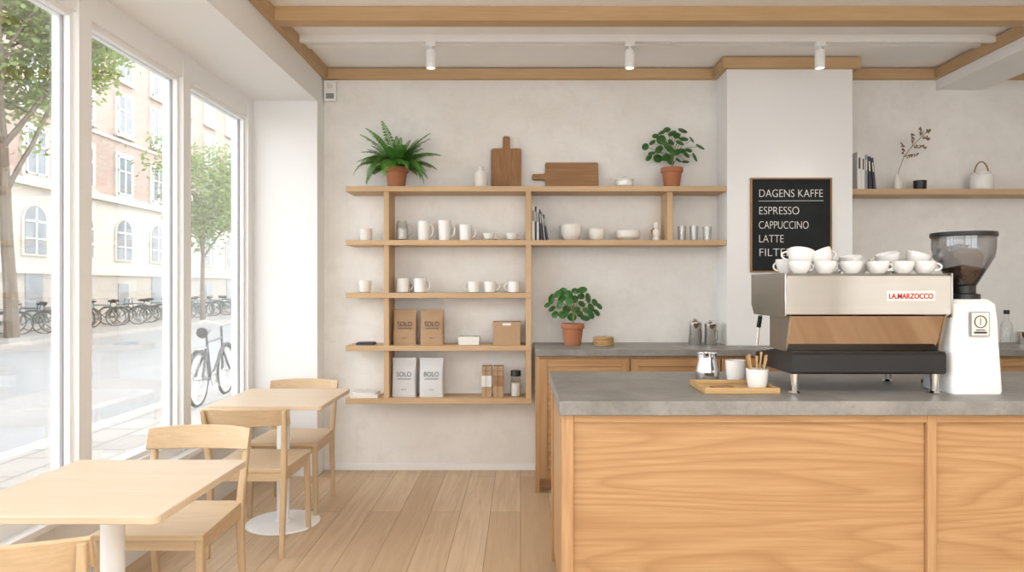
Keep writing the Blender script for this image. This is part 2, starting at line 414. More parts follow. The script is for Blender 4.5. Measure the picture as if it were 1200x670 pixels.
# ------------------------------------------------------------------ furniture
def table_mesh():
    b=MB()
    b.prism(rrect(.63,.63,.02),.718,.742,'birch')
    b.box(-.2,.2,-.03,.03,.700,.718,'white'); b.box(-.03,.03,-.2,.2,.700,.718,'white')
    b.lathe([(.036,.012),(.036,.70)],(0,0,0),'white',28)
    b.lathe([(.0,0),(.205,0),(.21,.004),(.21,.010),(.205,.014),(.05,.02),(.04,.03),(0,.03)],(0,0,0),'white',48,False,False)
    return b.mesh('cafe_table')
tm=table_mesh()
place(tm,'cafe_table',(-1.335,2.235,0),0,.003)
place(tm,'cafe_table',(-1.39,4.0,0),0,.003)
def chair_mesh():
    b=MB()
    nx,ny=12,10; top=[];bot=[]
    def sp(u,v):
        w=.215-.018*v; yy=-.215+.42*v
        z=.452-.010*(1-(2*u-1)**2)*math.sin(pi*v)
        return ((2*u-1)*w,yy,z)
    for j in range(ny+1):
        for i in range(nx+1):
            p=sp(i/nx,j/ny); top.append(p); bot.append((p[0],p[1],p[2]-.022))
    n=len(top); fs=[]
    W=nx+1
    for j in range(ny):
        for i in range(nx):
            a=j*W+i; fs.append((a,a+1,a+W+1,a+W)); fs.append((n+a,n+a+W,n+a+W+1,n+a+1))
    for i in range(nx):
        fs.append((i,n+i,n+i+1,i+1)); a=ny*W+i; fs.append((a,a+1,n+a+1,n+a))
    for j in range(ny):
        a=j*W; fs.append((a,a+W,n+a+W,n+a)); a=j*W+nx; fs.append((a,n+a,n+a+W,a+W))
    b.add(top+bot,fs,'chair_wood')
    def leg(p0,p1,w0,w1):
        r=[]
        for t in (0,1):
            p=Vector(p0).lerp(Vector(p1),t); w=w0 if t==0 else w1
            r.append([(p.x+x,p.y+y,p.z) for x,y in rrect(w,w,w*.2,3)])
        b.loft(r,'chair_wood_v')
    for s in (-1,1):
        leg((s*.198,-.195,0),(s*.190,-.185,.432),.024,.032)
        r=[]
        for (x,y,z,w) in ((.190,.225,0,.024),(.188,.195,.30,.030),(.190,.190,.45,.032),(.200,.215,.62,.027),(.208,.238,.755,.022)):
            r.append([(s*x+q[0],y+q[1],z) for q in rrect(w,w,.006,3)])
        b.loft(r,'chair_wood_v')
        b.box(s*.190-.010,s*.190+.010,-.17,.18,.385,.430,'chair_wood')
    b.box(-.18,.18,-.195,-.175,.385,.430,'chair_wood'); b.box(-.18,.18,.180,.200,.385,.430,'chair_wood')
    K=16; rings=[]
    for i in range(K+1):
        u=-1+2*i/K; x=u*.222; y=.205+.050*(1-u*u); hh=.047-.006*abs(u)**3
        ring=[]
        for (dy,dz) in ((-.011,-hh),(-.003,-hh-.004),(.006,-hh),(.012,hh*.9),(.005,hh+.003),(-.005,hh)):
            ring.append((x,y+dy+.02*dz/hh*.5,.722+dz))
        rings.append(ring)
    b.loft(rings,'chair_wood')
    return b.mesh('dining_chair')
cm=chair_mesh()
place(cm,'dining_chair',(-1.41,2.785,0),0,.002)
place(cm,'dining_chair',(-1.43,4.30,0),0,.002)
place(cm,'dining_chair',(-1.41,3.71,0),pi,.002)
place(cm,'dining_chair',(-1.335,1.88,0),pi+.2,.002)

# ------------------------------------------------------------------ crockery
def cup_prof(r,h,taper=.8,t=.004):
    return [(0,0.001),(r*taper*.8,0),(r*taper,.004),(r*(taper+(1-taper)*.55),h*.35),(r*.985,h*.75),(r,h),(r-t,h),(r*.985-t,h*.75),(r*(taper+(1-taper)*.55)-t,h*.35),(r*taper-t,.010),(0,.008)]
def mug(name,loc,r,h,mat='china',handle=None,taper=.95):
    b=MB(); b.lathe(cup_prof(r,h,taper),(0,0,0),mat,28,False,False)
    if handle is not None:
        a=handle; pts=[]
        for i in range(11):
            th=-pi/2+pi*i/10
            rr=r*.93+math.cos(th)*r*.62; z=h*.52+math.sin(th)*h*.32
            pts.append((math.cos(a)*rr,math.sin(a)*rr,z))
        b.tube(pts,.0055 if h>.07 else .004,mat,8)
    return b.build(name,loc)
def bowl(name,loc,r,h,mat='china'):
    b=MB(); b.lathe([(0,.004),(r*.5,0),(r*.62,.006),(r*.93,h*.35),(r*1.0,h*.8),(r*.98,h),(r*.98-.005,h),(r*.94,h*.7),(r*.86,h*.35),(r*.4,.014),(0,.012)],(0,0,0),mat,32,False,False)
    return b.build(name,loc)
Z1,Z2,Z3,Z4,Z5=2.1082,1.7212,1.3412,.9612,.5802
Y=5.03
mug('coffee_cup',(-1.138,Y,Z2),.045,.088,'stone',taper=.9)
b=MB(); b.lathe([(0,0),(.04,0),(.043,.01),(.043,.12),(.035,.135),(.034,.15),(.031,.15),(.032,.134),(.040,.118),(.040,.012),(0,.008)],(0,0,0),'tglass',28,False,False)
b.lathe([(0,.012),(.039,.013),(.039,.09),(0,.09)],(0,0,0),'stone',24,False,False)
b.tube([(.04,0,.12),(.075,0,.11),(.078,0,.06),(.041,0,.03)],.005,'tglass'); b.build('glass_jug',(-.874,Y,Z2))
mug('coffee_mug',(-.715,Y,Z2),.046,.145,'china',0,.92)
mug('coffee_mug',(-.560,Y,Z2),.048,.150,'china',0,.85)
mug('coffee_mug',(-.405,Y,Z2),.048,.118,'china',0,.9)
for x in (-.235,-.065):
    b=MB(); b.lathe([(0,.004),(.03,0),(.058,.010),(.060,.012),(.03,.006),(0,.006)],(0,0,0),'china',28,False,False)
    b.lathe([(r,z+.007) for r,z in cup_prof(.044,.050,.6)],(0,0,0),'china',28,False,False)
    b.tube([(.036,0,.045),(.055,0,.045),(.054,0,.028),(.034,0,.022)],.0035,'china',6); b.build('espresso_cup',(x,Y,Z2))
bowl('ceramic_bowl',(.371,Y,Z2),.080,.118,'stone'); bowl('ceramic_bowl',(.560,Y,Z2),.062,.088,'stone'); bowl('ceramic_bowl',(.792,Y,Z2),.090,.074,'stone')
b=MB(); b.lathe([(0,0),(.028,0),(.030,.01),(.022,.03),(.030,.06),(.028,.08),(.014,.09),(.022,.105),(.022,.125),(.012,.138),(0,.14)],(0,0,0),'stone',24,False,False)
b.tube([(-.028,0,.05),(-.034,0,.075),(-.02,-.01,.09)],.007,'walnut_h',6); b.build('ceramic_figurine',(1.000,Y,Z2))
for x,h in ((1.189,.11),(1.277,.11),(1.375,.105)):
    b=MB(); b.lathe([(0,0),(.028,0),(.033,h),(.031,h),(.026,.008),(0,.008)],(0,0,0),'tglass',24,False,False); b.build('drinking_glass',(x,Y,Z2))
mug('coffee_cup',(-1.145,Y,Z3),.045,.088,'stone',taper=.85)
mug('coffee_mug',(-.868,Y,Z3),.050,.105,'china',.2); mug('coffee_mug',(-.735,Y-.03,Z3),.047,.105,'china',0)
mug('coffee_mug',(-.345,Y,Z3),.045,.082,'china',pi); mug('coffee_mug',(-.225,Y,Z3),.045,.082,'china',0); mug('coffee_mug',(-.050,Y,Z3),.045,.082,'china',pi)
def books(name,loc,specs):
    b=MB(); x=0
    for w,h,d,cm_,ang in specs:
        b.T=Matrix.Translation((x+h*math.sin(max(-ang,0)),0,0))@Matrix.Rotation(ang,4,'Y')
        b.box(0,w*.12,-d/2,d/2,0,h,cm_); b.box(w*.88,w,-d/2,d/2,0,h,cm_); b.box(w*.12,w*.88,-d/2,-d/2+.004,0,h,cm_)
        b.box(w*.12,w*.88,-d/2+.004,d/2-.004,.003,h-.003,'paper')
        b.box(w*.3,w*.7,-d/2-.0005,-d/2,h*.55,h*.85,'ink' if cm_=='paper' else 'paper')
        x+=w+.002
    b.T=Matrix.Identity(4)
    return b.build(name,loc)
books('book_row',(.082,Y,Z2),[(.020,.255,.17,'paper',0),(.012,.245,.17,'dark',0),(.014,.24,.16,'paper',0),(.012,.225,.16,'dark',-.07),(.010,.21,.15,'grey',-.11),(.012,.19,.15,'dark',-.17)])
books('book_row',(2.44,Y,2.0902),[(.030,.27,.17,'paper',0),(.022,.26,.17,'paper',0),(.018,.25,.17,'grey',0),(.022,.24,.16,'dark',-.05),(.018,.23,.16,'dark',-.09)])
b=MB()
poly=[(-.113,0),(.113,0),(.113,.295)]+[(.113-.02+.02*math.cos(a),.295+.02*math.sin(a)) for a in (pi/6,pi/3,pi/2)]+[(.03,.315),(.026,.33),(.026,.40),(.018,.41),(-.018,.41),(-.026,.40),(-.026,.33),(-.03,.315),(-.093,.315),(-.108,.308),(-.113,.295)]
b.T=Matrix.Rotation(-.13,4,'X'); b.prismY(poly,-.011,.011,'walnut'); b.build('cutting_board',(-.107,5.092,Z1+.0015),bevel=.003)
b=MB(); poly=[(-.20,.0),(.19,0),(.20,.01),(.20,.20),(.19,.21),(-.19,.21),(-.20,.20),(-.20,.125),(-.215,.12),(-.29,.12),(-.30,.11),(-.30,.085),(-.29,.075),(-.215,.075),(-.20,.07)]
b.T=Matrix.Rotation(-.16,4,'X'); b.prismY(poly,-.011,.011,'walnut_h'); b.build('cutting_board',(.385,5.11,Z1+.0018),bevel=.003)
b=MB(); b.lathe([(0,0),(.046,0),(.050,.006),(.050,.10),(.045,.115),(.02,.125),(.018,.14),(.022,.143),(.022,.155),(.018,.158),(0,.158)],(0,0,0),'stone',28,False,False)
b.tube([(.018,0,.14),(.05,0,.145),(.055,0,.11)],.004,'stone'); b.build('ceramic_bottle',(-.290,5.0,Z1))
b=MB(); b.lathe([(0,0),(.045,0),(.064,.02),(.066,.05),(.060,.058),(.066,.060),(.064,.066),(.03,.075),(.006,.078),(.005,.085),(.012,.092),(.009,.102),(0,.105)],(0,0,0),'china',28,False,False); b.build('sugar_bowl',(.767,Y,Z1))
def pot(b,rt,h):
    b.lathe([(0,0),(rt*.68,0),(rt*.70,.004),(rt*.88,h*.76),(rt*.98,h*.77),(rt,h*.80),(rt,h*.98),(rt*.98,h),(rt*.9,h),(rt*.87,h*.86),(0,h*.86)],(0,0,0),'terra',32,False,False)
    b.lathe([(0,h*.88),(rt*.87,h*.87)],(0,0,0),'soil',24,False,False)
def fern(name,loc):
    rnd=random.Random(3); b=MB(); h=.150; pot(b,.088,h)
    for k in range(84):
        az=rnd.uniform(0,2*pi)
        if math.sin(az)>.5 and rnd.random()<.5: az=-az
        L=rnd.uniform(.20,.38); el=rnd.uniform(.55,1.5)
        droop=rnd.uniform(1.1,2.4) if el<1.15 else rnd.uniform(.5,1.3)
        p=Vector((math.cos(az)*.02,math.sin(az)*.02,h*.9)); n=15; pts=[p.copy()]
        a=el
        for i in range(n):
            d=Vector((math.cos(az)*math.cos(a),math.sin(az)*math.cos(a),math.sin(a)))
            if p.y>.085 : d.y=min(d.y,0)
            p=p+d*L/n; a-=droop/n; pts.append(p.copy())
        b.tube(pts,[.0018*(1-.7*i/n) for i in range(n+1)],'stem',4)
        side=Vector((-math.sin(az),math.cos(az),0))
        nn=int(L/.0115)
        for i in range(3,nn):
            t=i/nn*n; i0=min(n-1,int(t)); q=pts[i0].lerp(pts[i0+1],t-i0)
            d=(pts[i0+1]-pts[i0]).normalized()
            ll=.040*(math.sin(pi*min(1,(i/nn*.84+.16)))**.8)*L/.3+.003
            for s in (-1,1):
                o=(side*s+d*.35+Vector((0,0,rnd.uniform(-.15,.15)))).normalized(); w=d*.0050
                tip=q+o*ll+Vector((0,0,-ll*.3)); mid=q+o*ll*.5+Vector((0,0,.002))
                b.add([tuple(q-w*.5),tuple(mid-w),tuple(tip),tuple(mid+w),tuple(q+w*.5)],[(0,1,2,3,4)],'fern')
    return b.build(name,loc)
fern('potted_fern',(-.912,5.02,Z1))
def pilea(name,loc,seed,H,spread,rt=.08,h=.15,count=30):
    rnd=random.Random(seed); b=MB(); pot(b,rt,h)
    b.tube([(0,0,h*.85),(.008,0,h+.06),(0,.0,h+H*.5)],.005,'stem',6)
    pos=[]
    tries=0
    while len(pos)<count and tries<4000:
        tries+=1
        az=rnd.uniform(0,2*pi); e=rnd.uniform(-.75,1.5); R=spread*rnd.uniform(.35,1.0)
        c=Vector((0,0,h+H*.48))
        tip=c+Vector((math.cos(az)*math.cos(e)*R, math.sin(az)*math.cos(e)*R*.5, math.sin(e)*(H*.52)*rnd.uniform(.6,1)))
        if tip.y>.07 or tip.z<h*.75: continue
        if any((tip.x-q.x)**2+(tip.z-q.z)**2<.044**2 for q in pos): continue
        pos.append(tip)
    for tip in pos:
        s0=Vector((0,0,h+rnd.uniform(.02,H*.4)))
        mid=s0.lerp(tip,.5)+Vector((0,0,.025))
        b.tube([s0,mid,tip],.0017,'stem',4)
        r=rnd.uniform(.025,.036)
        dx=max(-1,min(1,tip.x/spread))
        nrm=Vector((dx*.5+rnd.uniform(-.35,.35),-.65+rnd.uniform(-.2,.2),.5+rnd.uniform(-.4,.5))).normalized()
        u=nrm.cross(Vector((0,0,1))).normalized(); v=nrm.cross(u)
        ring=[tip+u*r*math.cos(2*pi*j/14)+v*r*1.08*math.sin(2*pi*j/14)-nrm*.004 for j in range(14)]
        vs=[tuple(tip+nrm*.004)]+[tuple(tip+(q-tip)*.55+nrm*.003) for q in ring]+[tuple(q) for q in ring]
        fs=[(0,1+j,1+(j+1)%14) for j in range(14)]+[(1+j,15+j,15+(j+1)%14,1+(j+1)%14) for j in range(14)]
        b.add(vs,fs,'leaf')
    return b.build(name,loc)
pilea('potted_pilea',(1.113,5.02,Z1),5,.29,.215)
pilea('potted_pilea',(.377,4.93,.9642),11,.26,.195,.085,.155,28)
def bag(name,loc,w,h,mat,label,ink):
    b=MB(); rings=[]
    for z,d in ((0,.075),(.02,.082),(.10,.078),(.17,.055),(.225,.022),(.24,.010),(.255,.006)):
        zz=z*h/.255; ww=w*(1-.02*math.sin(pi*z/.255))
        rings.append([(x,y,zz) for x,y in rrect(ww,d,min(.012,d*.3),3)])
    b.loft(rings,mat)
    k=h/.255
    b.box(-w*.5+.004,w*.5-.004,-.0055,.0055,h-.014,h+.002,mat)
    o=b.build(name,loc)
    text('label_text',label,(0,-.0385,.135*k),.050,ink,o,width=w*.62,align='CENTER',tilt=-.22)
    text('label_subtext','COFFEE ROASTERS',(0,-.0415,.115*k),.015,ink,o,width=w*.6,align='CENTER',tilt=-.16)
    text('label_footer','250 G',(0,-.0415,.045*k),.013,ink,o,width=w*.2,align='CENTER')
    return o
bag('coffee_bag',(-.846,5.02,Z4),.17,.255,'kraft','SOLO','ink'); bag('coffee_bag',(-.648,5.02,Z4),.17,.255,'kraft','SOLO','ink')
bag('coffee_bag',(-.852,5.02,Z5),.175,.282,'wbag','SOLO','inkg'); bag('coffee_bag',(-.652,5.02,Z5),.175,.282,'wbag','BOLO','inkg')
b=MB(); b.box(-.065,.065,-.05,.05,0,.016,'dark'); b.box(-.058,.058,-.044,.044,.016,.020,'black'); b.build('card_reader',(-1.13,5.0,Z4),bevel=.003)
b=MB(); b.box(-.075,.075,-.05,.05,0,.045,'paper'); b.box(-.078,.078,-.053,.053,.03,.058,'paper'); b.build('paper_box',(-.377,5.02,Z4),bevel=.002)
b=MB(); b.box(-.098,.098,-.07,.07,0,.165,'kraft'); b.box(-.1,.1,-.072,.072,.135,.168,'kraft'); b.box(-.03,.03,-.0735,-.072,.142,.160,'paper'); b.build('kraft_box',(-.10,5.03,Z4),bevel=.002)
b=MB()
for i,(w,a) in enumerate(((.2,0),(.19,.05),(.17,-.04))):
    b.T=Matrix.Rotation(a,4,'Z'); b.box(-w/2,w/2,-.07,.07,i*.012,i*.012+.0115,'paper')
b.T=Matrix.Identity(4); b.build('stack_of_napkins',(-1.135,5.01,Z5))
for x in (-.247,-.162):
    b=MB(); b.box(-.036,.036,-.04,.04,0,.225,'kraft'); b.box(-.0365,.0365,-.041,.041,.075,.155,'paper' if x<-.2 else 'walnut_h')
    b.tube([(-.005,-.043,0),(-.005,-.043,.225)],.0015,'ink',4); b.tube([(-.038,-.043,.19),(.038,-.043,.19)],.0015,'ink',4); b.build('kraft_gift_box',(x,5.02,Z5),bevel=.0015)
b=MB(); b.lathe([(0,0),(.036,0),(.038,.005),(.038,.145),(.034,.15),(0,.15)],(0,0,0),'tglass',24,False,False); b.lathe([(0,.003),(.034,.004),(.034,.10),(0,.10)],(0,0,0),'stone',24,False,False)
b.lathe([(.0,.15),(.038,.15),(.038,.185),(.035,.19),(0,.19)],(0,0,0),'black',24,False,False); b.build('glass_jar',(-.035,5.02,Z5))
b=MB(); b.lathe([(0,0),(.024,0),(.030,.015),(.030,.06),(.016,.10),(.014,.12),(.011,.12),(.012,.10),(0,.02)],(0,0,0),'stone',24,False,False)
rnd=random.Random(2)
base=[(0,0,.05),(.01,0,.14),(.05,0,.25),(.11,-.005,.33),(.18,-.01,.40),(.205,-.01,.425)]
b.tube(base,.0025,'twig',5)
for (i0,d) in ((2,(.10,0,.02)),(2,(-.01,0,.10)),(3,(.10,0,-.01)),(3,(.0,0,.09)),(4,(.06,0,-.02)),(4,(-.02,0,.06)),(5,(.03,0,.02))):
    p=Vector(base[i0]); q=p+Vector(d); b.tube([p,p.lerp(q,.5)+Vector((0,0,.01)),q],.0016,'twig',4)
    for j in range(14):
        c=p.lerp(q,.2+.8*j/13)+Vector((rnd.uniform(-.010,.010),rnd.uniform(-.008,.008),rnd.uniform(-.010,.010)))
        b.lathe([(0,-.008),(.0062,0),(0,.009)],c,'twig',6,False,False)
b.build('twig_vase',(2.774,Y,2.0902))
mug('black_cup',(2.943,Y,2.0902),.045,.075,'black',taper=.9)
b=MB(); b.lathe([(0,0),(.070,0),(.076,.01),(.076,.10),(.070,.118),(.058,.125),(.055,.135),(.050,.135),(.050,.125),(0,.11)],(0,0,0),'china',32,False,False)
b.tube([(math.cos(pi*i/12)*.052,0,.12+math.sin(pi*i/12)*.095) for i in range(13)],.0055,'walnut',8); b.build('teapot_jar',(3.396,Y,2.0902))
b=MB()
for i in range(5): b.lathe([(0,i*.012),(.073-.002*(i%2),i*.012),(.075-.002*(i%2),i*.012+.003),(.075-.002*(i%2),i*.012+.008),(.068,i*.012+.0115),(0,i*.012+.0115)],(rnd.uniform(-.006,.006),0,0),'tray_wood',28,False,False)
b.build('stack_of_coasters',(.60,4.93,.9642))
for x,y,h in ((1.265,4.95,.19),(1.375,4.93,.18)):
    b=MB(); b.lathe([(0,0),(.045,0),(.047,.004),(.047,h*.72),(.048,h*.74),(.048,h*.86),(.035,h*.93),(.015,h*.97),(.012,h),(0,h)],(0,0,0),'chrome',28,False,False); b.tube([(.0,-.046,h*.6),(.0,-.066,h*.58),(.0,-.066,h*.25),(0,-.046,h*.2)],.004,'steel',6)
    b.build('steel_canister',(x,y,.9642),rz=.5)
b=MB(); b.lathe([(0,0),(.038,0),(.040,.006),(.040,.14),(.016,.18),(.014,.22),(.017,.222),(.017,.24),(0,.24)],(0,0,0),'tglass',24,False,False); b.lathe([(0,.2205),(.019,.2205),(.019,.25),(0,.25)],(0,0,0),'black',20,False,False); b.build('glass_bottle',(3.56,5.0,.9642))
mug('steel_cup',(3.68,5.0,.9642),.045,.09,'steel'); mug('steel_cup',(3.82,4.95,.9642),.05,.07,'steel')

# ------------------------------------------------------------------ chalkboard
b=MB(); b.box(1.655,2.222,4.892,4.905,1.495,2.157,'board')
for (x0,x1,z0,z1,mm_) in ((1.648,1.658,1.488,2.164,'walnut'),(2.219,2.229,1.488,2.164,'walnut'),(1.658,2.219,1.488,1.498,'walnut_h'),(1.658,2.219,2.154,2.164,'walnut_h')): b.box(x0,x1,4.882,4.905,z0,z1,mm_)
b.tube([(1.705,4.8905,1.998),(1.95,4.8905,2.0),(2.17,4.8905,2.001)],.0016,'chalk',4)
cb=b.build('chalkboard_menu')
for t,z,w in (('DAGENS KAFFE',2.027,.455),('ESPRESSO',1.903,.285),('CAPPUCCINO',1.800,.355),('LATTE',1.702,.175),('FILTER',1.604,.235)):
    text('chalk_line',t,(1.705,4.8915,z),.080,'chalk',cb,width=w,off=-.0012)

# ------------------------------------------------------------------ espresso machine
root=bpy.data.objects.new('espresso_machine',None); SC.collection.objects.link(root); root.location=(1.41,2.95,CT)
b=MB()
X0,X1=-.344,.335
HT=.490
b.prismX([(-.185,HT),(-.195,HT-.01),(-.195,.325),(-.185,.318),(.17,.318),(.20,.36),(.20,HT-.01),(.19,HT)],X0+.006,X1-.006,'steel')
b.prismX([(-.198,HT+.002),(-.198,.318),(-.185,.312),(.17,.312),(.206,.355),(.206,HT+.002)],X0,X0+.006,'steel_br')
b.prismX([(-.198,HT+.002),(-.198,.318),(-.185,.312),(.17,.312),(.206,.355),(.206,HT+.002)],X1-.006,X1,'steel_br')
b.build('upper_housing',parent=root,bevel=.002)
b=MB()
b.prismX([(-.188,.318),(-.135,.175),(-.02,.175),(-.02,.318)],X0+.03,X1-.03,'steel_refl')
for x in (X0+.022,X1-.03): b.prismX([(-.192,.318),(-.145,.172),(.03,.172),(.03,.318)],x,x+.008,'steel_br')
b.build('rear_panel',parent=root)
b=MB()
b.prismX([(-.175,.172),(-.185,.160),(-.185,.09),(-.175,.082),(.235,.082),(.245,.09),(.245,.125),(.235,.135),(-.01,.172)],X0+.034,X1-.02,'black')
for i in range(22): b.box(X0+.06+i*.027,X0+.072+i*.027,.03,.23,.150,.153,'steel')
b.box(X0+.05,X1-.035,.02,.235,.138,.150,'steel')
b.build('base_tray',parent=root,bevel=.003)
b=MB()
for x in (X0+.055,X1-.05):
    for y in (-.155,.20):
        b.lathe([(0,0),(.020,0),(.022,.004),(.015,.012),(.015,.05),(.019,.083),(0,.083)],(x,y,0),'chrome',20,False,False)
b.build('feet',parent=root)
b=MB()
for x in (-.17,.14):
    b.lathe([(0,.318),(.040,.318),(.040,.27),(.034,.255),(.034,.235),(0,.235)],(x,.08,0),'chrome',24,False,False)
    b.lathe([(0,.245),(.036,.245),(.038,.235),(.036,.21),(.012,.205),(0,.205)],(x,.08,0),'chrome',24,False,False)
    b.tube([(x,.11,.228),(x,.16,.222),(x,.27,.205)],[.008,.012,.014],'black',10)
    b.tube([(x,.08,.205),(x,.08,.19),(x-.02,.085,.18)],.006,'chrome',6)
b.build('group_heads',parent=root)
b=MB()
for s_,x in ((-1,X0+.012),(1,X1-.012)):
    b.tube([(x,.10,.330),(x,.115,.30),(x+s_*.006,.125,.25),(x+s_*.010,.13,.175)],.0055,'chrome',8)
    b.tube([(x+s_*.002,.113,.305),(x+s_*.006,.125,.255)],.010,'black',10)
b.build('steam_wands',parent=root)
b=MB(); b.box(.065,.262,-.199,-.195,.380,.420,'paper'); b.build('badge',parent=root,bevel=.001)
text('badge_text','LA.MARZOCCO',(.163,-.2000,.389),.030,'red',root,width=.178,align='CENTER',ext=.001,off=.0006)
zt=CT+HT+.001
cups=MB()
def addcup(x,y,z,r,h,a,tap=.62,tilt=None):
    T=Matrix.Translation((x,y,z))
    if tilt: T=T@Matrix.Rotation(tilt[0],4,'X')@Matrix.Rotation(tilt[1],4,'Y')
    cups.T=T; cups.lathe(cup_prof(r,h,tap),(0,0,0),'china',28,False,False)
    pts=[]
    for i in range(9):
        th=-pi/2+pi*i/8; rr=r*.88+math.cos(th)*r*.5; pts.append((math.cos(a)*rr,math.sin(a)*rr,h*.55+math.sin(th)*h*.28))
    cups.tube(pts,.004,'china',7)
for x,a in ((1.170,.2),(1.275,.3),(1.385,2.5),(1.495,0),(1.60,pi),(1.69,-.5)): addcup(x,2.86,zt,.046,.052,a)
for x,a in ((1.195,2.2),(1.30,.3),(1.40,2.5),(1.505,0),(1.62,pi),(1.70,-.5)): addcup(x,3.06,zt,.050,.068,a)
addcup(1.185,2.90,zt+.036,.056,.064,2.9,tilt=(-.25,.25)); addcup(1.29,2.90,zt+.034,.056,.064,.1,tilt=(-.3,-.35))
addcup(1.44,2.97,zt+.030,.048,.050,2.8,tilt=(.1,-.1))
addcup(1.60,2.96,zt+.034,.050,.058,2.8,tilt=(.1,-.25)); addcup(1.70,2.94,zt+.032,.050,.060,.4,tilt=(.1,.25))
cups.T=Matrix.Identity(4); cups.build('stack_of_cups')
# grinder
root=bpy.data.objects.new('coffee_grinder',None); SC.collection.objects.link(root); root.location=(1.858,2.88,CT)
b=MB()
rings=[]
for z,w,d,oy in ((0,.205,.22,0),(.012,.21,.225,0),(.20,.20,.20,.0),(.30,.195,.19,0),(.365,.185,.18,0),(.385,.15,.14,0)):
    rings.append([(x,y+oy,z) for x,y in rrect(w,d,.022,4)])
b.loft(rings,'white'); b.build('body',parent=root)
b=MB(); b.lathe([(0,.385),(.062,.385),(.062,.405),(.045,.41),(.045,.44),(.05,.445),(0,.445)],(.01,0,0),'black',28,False,False)
b.tube([(.0,.06,.40),(.0,.14,.40),(.0,.145,.33)],.02,'white',12); b.build('burr_collar',parent=root)
b=MB(); b.lathe([(.045,.44),(.055,.455),(.112,.56),(.118,.60),(.118,.645),(.115,.645),(.115,.60),(.109,.562),(.052,.457),(.042,.442)],(.01,0,0),'hglass',36,False,False)
b.lathe([(0,.442),(.046,.445),(.080,.508),(.078,.512),(0,.530)],(.01,0,0),'beans',28,False,False)
b.lathe([(0,.645),(.122,.645),(.124,.650),(.122,.664),(.03,.67),(.0,.67)],(.01,0,0),'black',36,False,False); b.build('hopper',parent=root)
b=MB(); b.box(-.032,.045,-.112,-.104,.235,.335,'grey'); b.box(-.028,.041,-.113,-.112,.239,.331,'stone'); b.build('label_plate',parent=root)
b=MB(); b.tube([(.006+.024*math.cos(2*pi*i/20),-.1145,.295+.024*math.sin(2*pi*i/20)) for i in range(20)],.002,'ink',5,closed=True)
b.box(-.02,.032,-.1145,-.113,.247,.255,'ink'); b.box(-.012,.024,-.1145,-.113,.259,.263,'ink'); b.tube([(.006,-.1142,.28),(.006,-.1142,.31)],.0015,'ink',4); b.build('label_print',parent=root)
b=MB(); b.box(-.05,.05,.1,.2,.005,.02,'black'); b.box(-.04,.04,.08,.16,.22,.24,'black'); b.build('portafilter_fork',parent=root)

# ------------------------------------------------------------------ tray etc
b=MB(); b.box(.7525,1.060,2.785,3.035,0,.008,'tray_wood')
for (x0,x1,y0,y1) in ((.7525,1.06,2.785,2.797),(.7525,1.06,3.023,3.035),(.7525,.7645,2.797,3.023),(1.048,1.06,2.797,3.023)): b.box(x0,x1,y0,y1,.008,.024,'tray_wood')
b.build('serving_tray',(0,0,CT),bevel=.0015)
b=MB(); b.lathe([(0,0),(.052,0),(.056,.006),(.056,.05),(.045,.095),(.047,.125),(.044,.125),(.042,.095),(.053,.05),(0,.006)],(0,0,0),'chrome',32,False,False)
b.tube([(.045,0,.115),(.075,0,.112),(.078,0,.06),(.055,0,.035)],.0045,'steel',8)
b.prism([(-.042,.014),(-.062,0),(-.042,-.014)],.108,.127,'steel'); b.build('milk_pitcher',(.875,3.2,CT),rz=1.2)
mug('paper_cup',(.985,3.13,CT),.045,.100,'china',taper=.8)
b=MB(); b.lathe(cup_prof(.046,.082,.8),(0,0,0),'china',28,False,False)
rnd=random.Random(9)
for i in range(7):
    a=rnd.uniform(0,2*pi); p=Vector((math.cos(a)*.015,math.sin(a)*.015,.012)); q=Vector((math.cos(a)*.04,math.sin(a)*.03,rnd.uniform(.125,.155)))
    b.tube([p,q.lerp(p,.2),q],[.003,.004,.006],'tray_wood',6)
b.build('spoon_cup',(1.000,2.885,CT+.0085))
b=MB(); b.T=Matrix.Rotation(.4,4,'Z'); b.box(-.045,.045,-.02,.02,0,.01,'walnut_h'); b.T=Matrix.Rotation(-.2,4,'Z'); b.box(-.05,.03,.025,.037,0,.006,'tray_wood'); b.T=Matrix.Identity(4); b.build('wooden_stirrers',(.85,2.88,CT+.0085))

# ------------------------------------------------------------------ exterior
GZ=-.12
b=MB(); b.box(-4.5,-2.08,-20,90,GZ-.2,GZ,'pave'); b.box(-4.7,-4.5,-20,90,GZ-.2,GZ,'kerb'); b.build('ground_pavement')
box('ground_street',-13.2,-4.7,-20,90,GZ-.3,GZ-.1,'asphalt')
b=MB(); b.box(-21,-13.4,-20,90,GZ-.3,GZ+.0,'pave'); b.box(-13.4,-13.2,-20,90,GZ-.3,GZ,'kerb'); b.build('ground_far_pavement')
b=MB(); BX=-20.0
b.box(BX-8,BX,4,90,GZ,2.0,'creamd'); b.box(BX-8,BX,4,90,2.0,5.6,'cream'); b.box(BX-8,BX,4,90,5.6,14.6,'brick')
b.box(BX,BX+.25,4,90,5.45,5.75,'cream'); b.box(BX,BX+.12,4,90,1.9,2.1,'cream'); b.box(BX,BX+.5,4,90,14.3,14.8,'cream'); b.box(BX,BX+.1,4,90,8.55,8.7,'cream')
b.prismY([(BX-8,14.8),(BX+.5,14.8),(BX-3,17.0),(BX-8,17.0)],4,90,'roof')
y=6.0; k=0
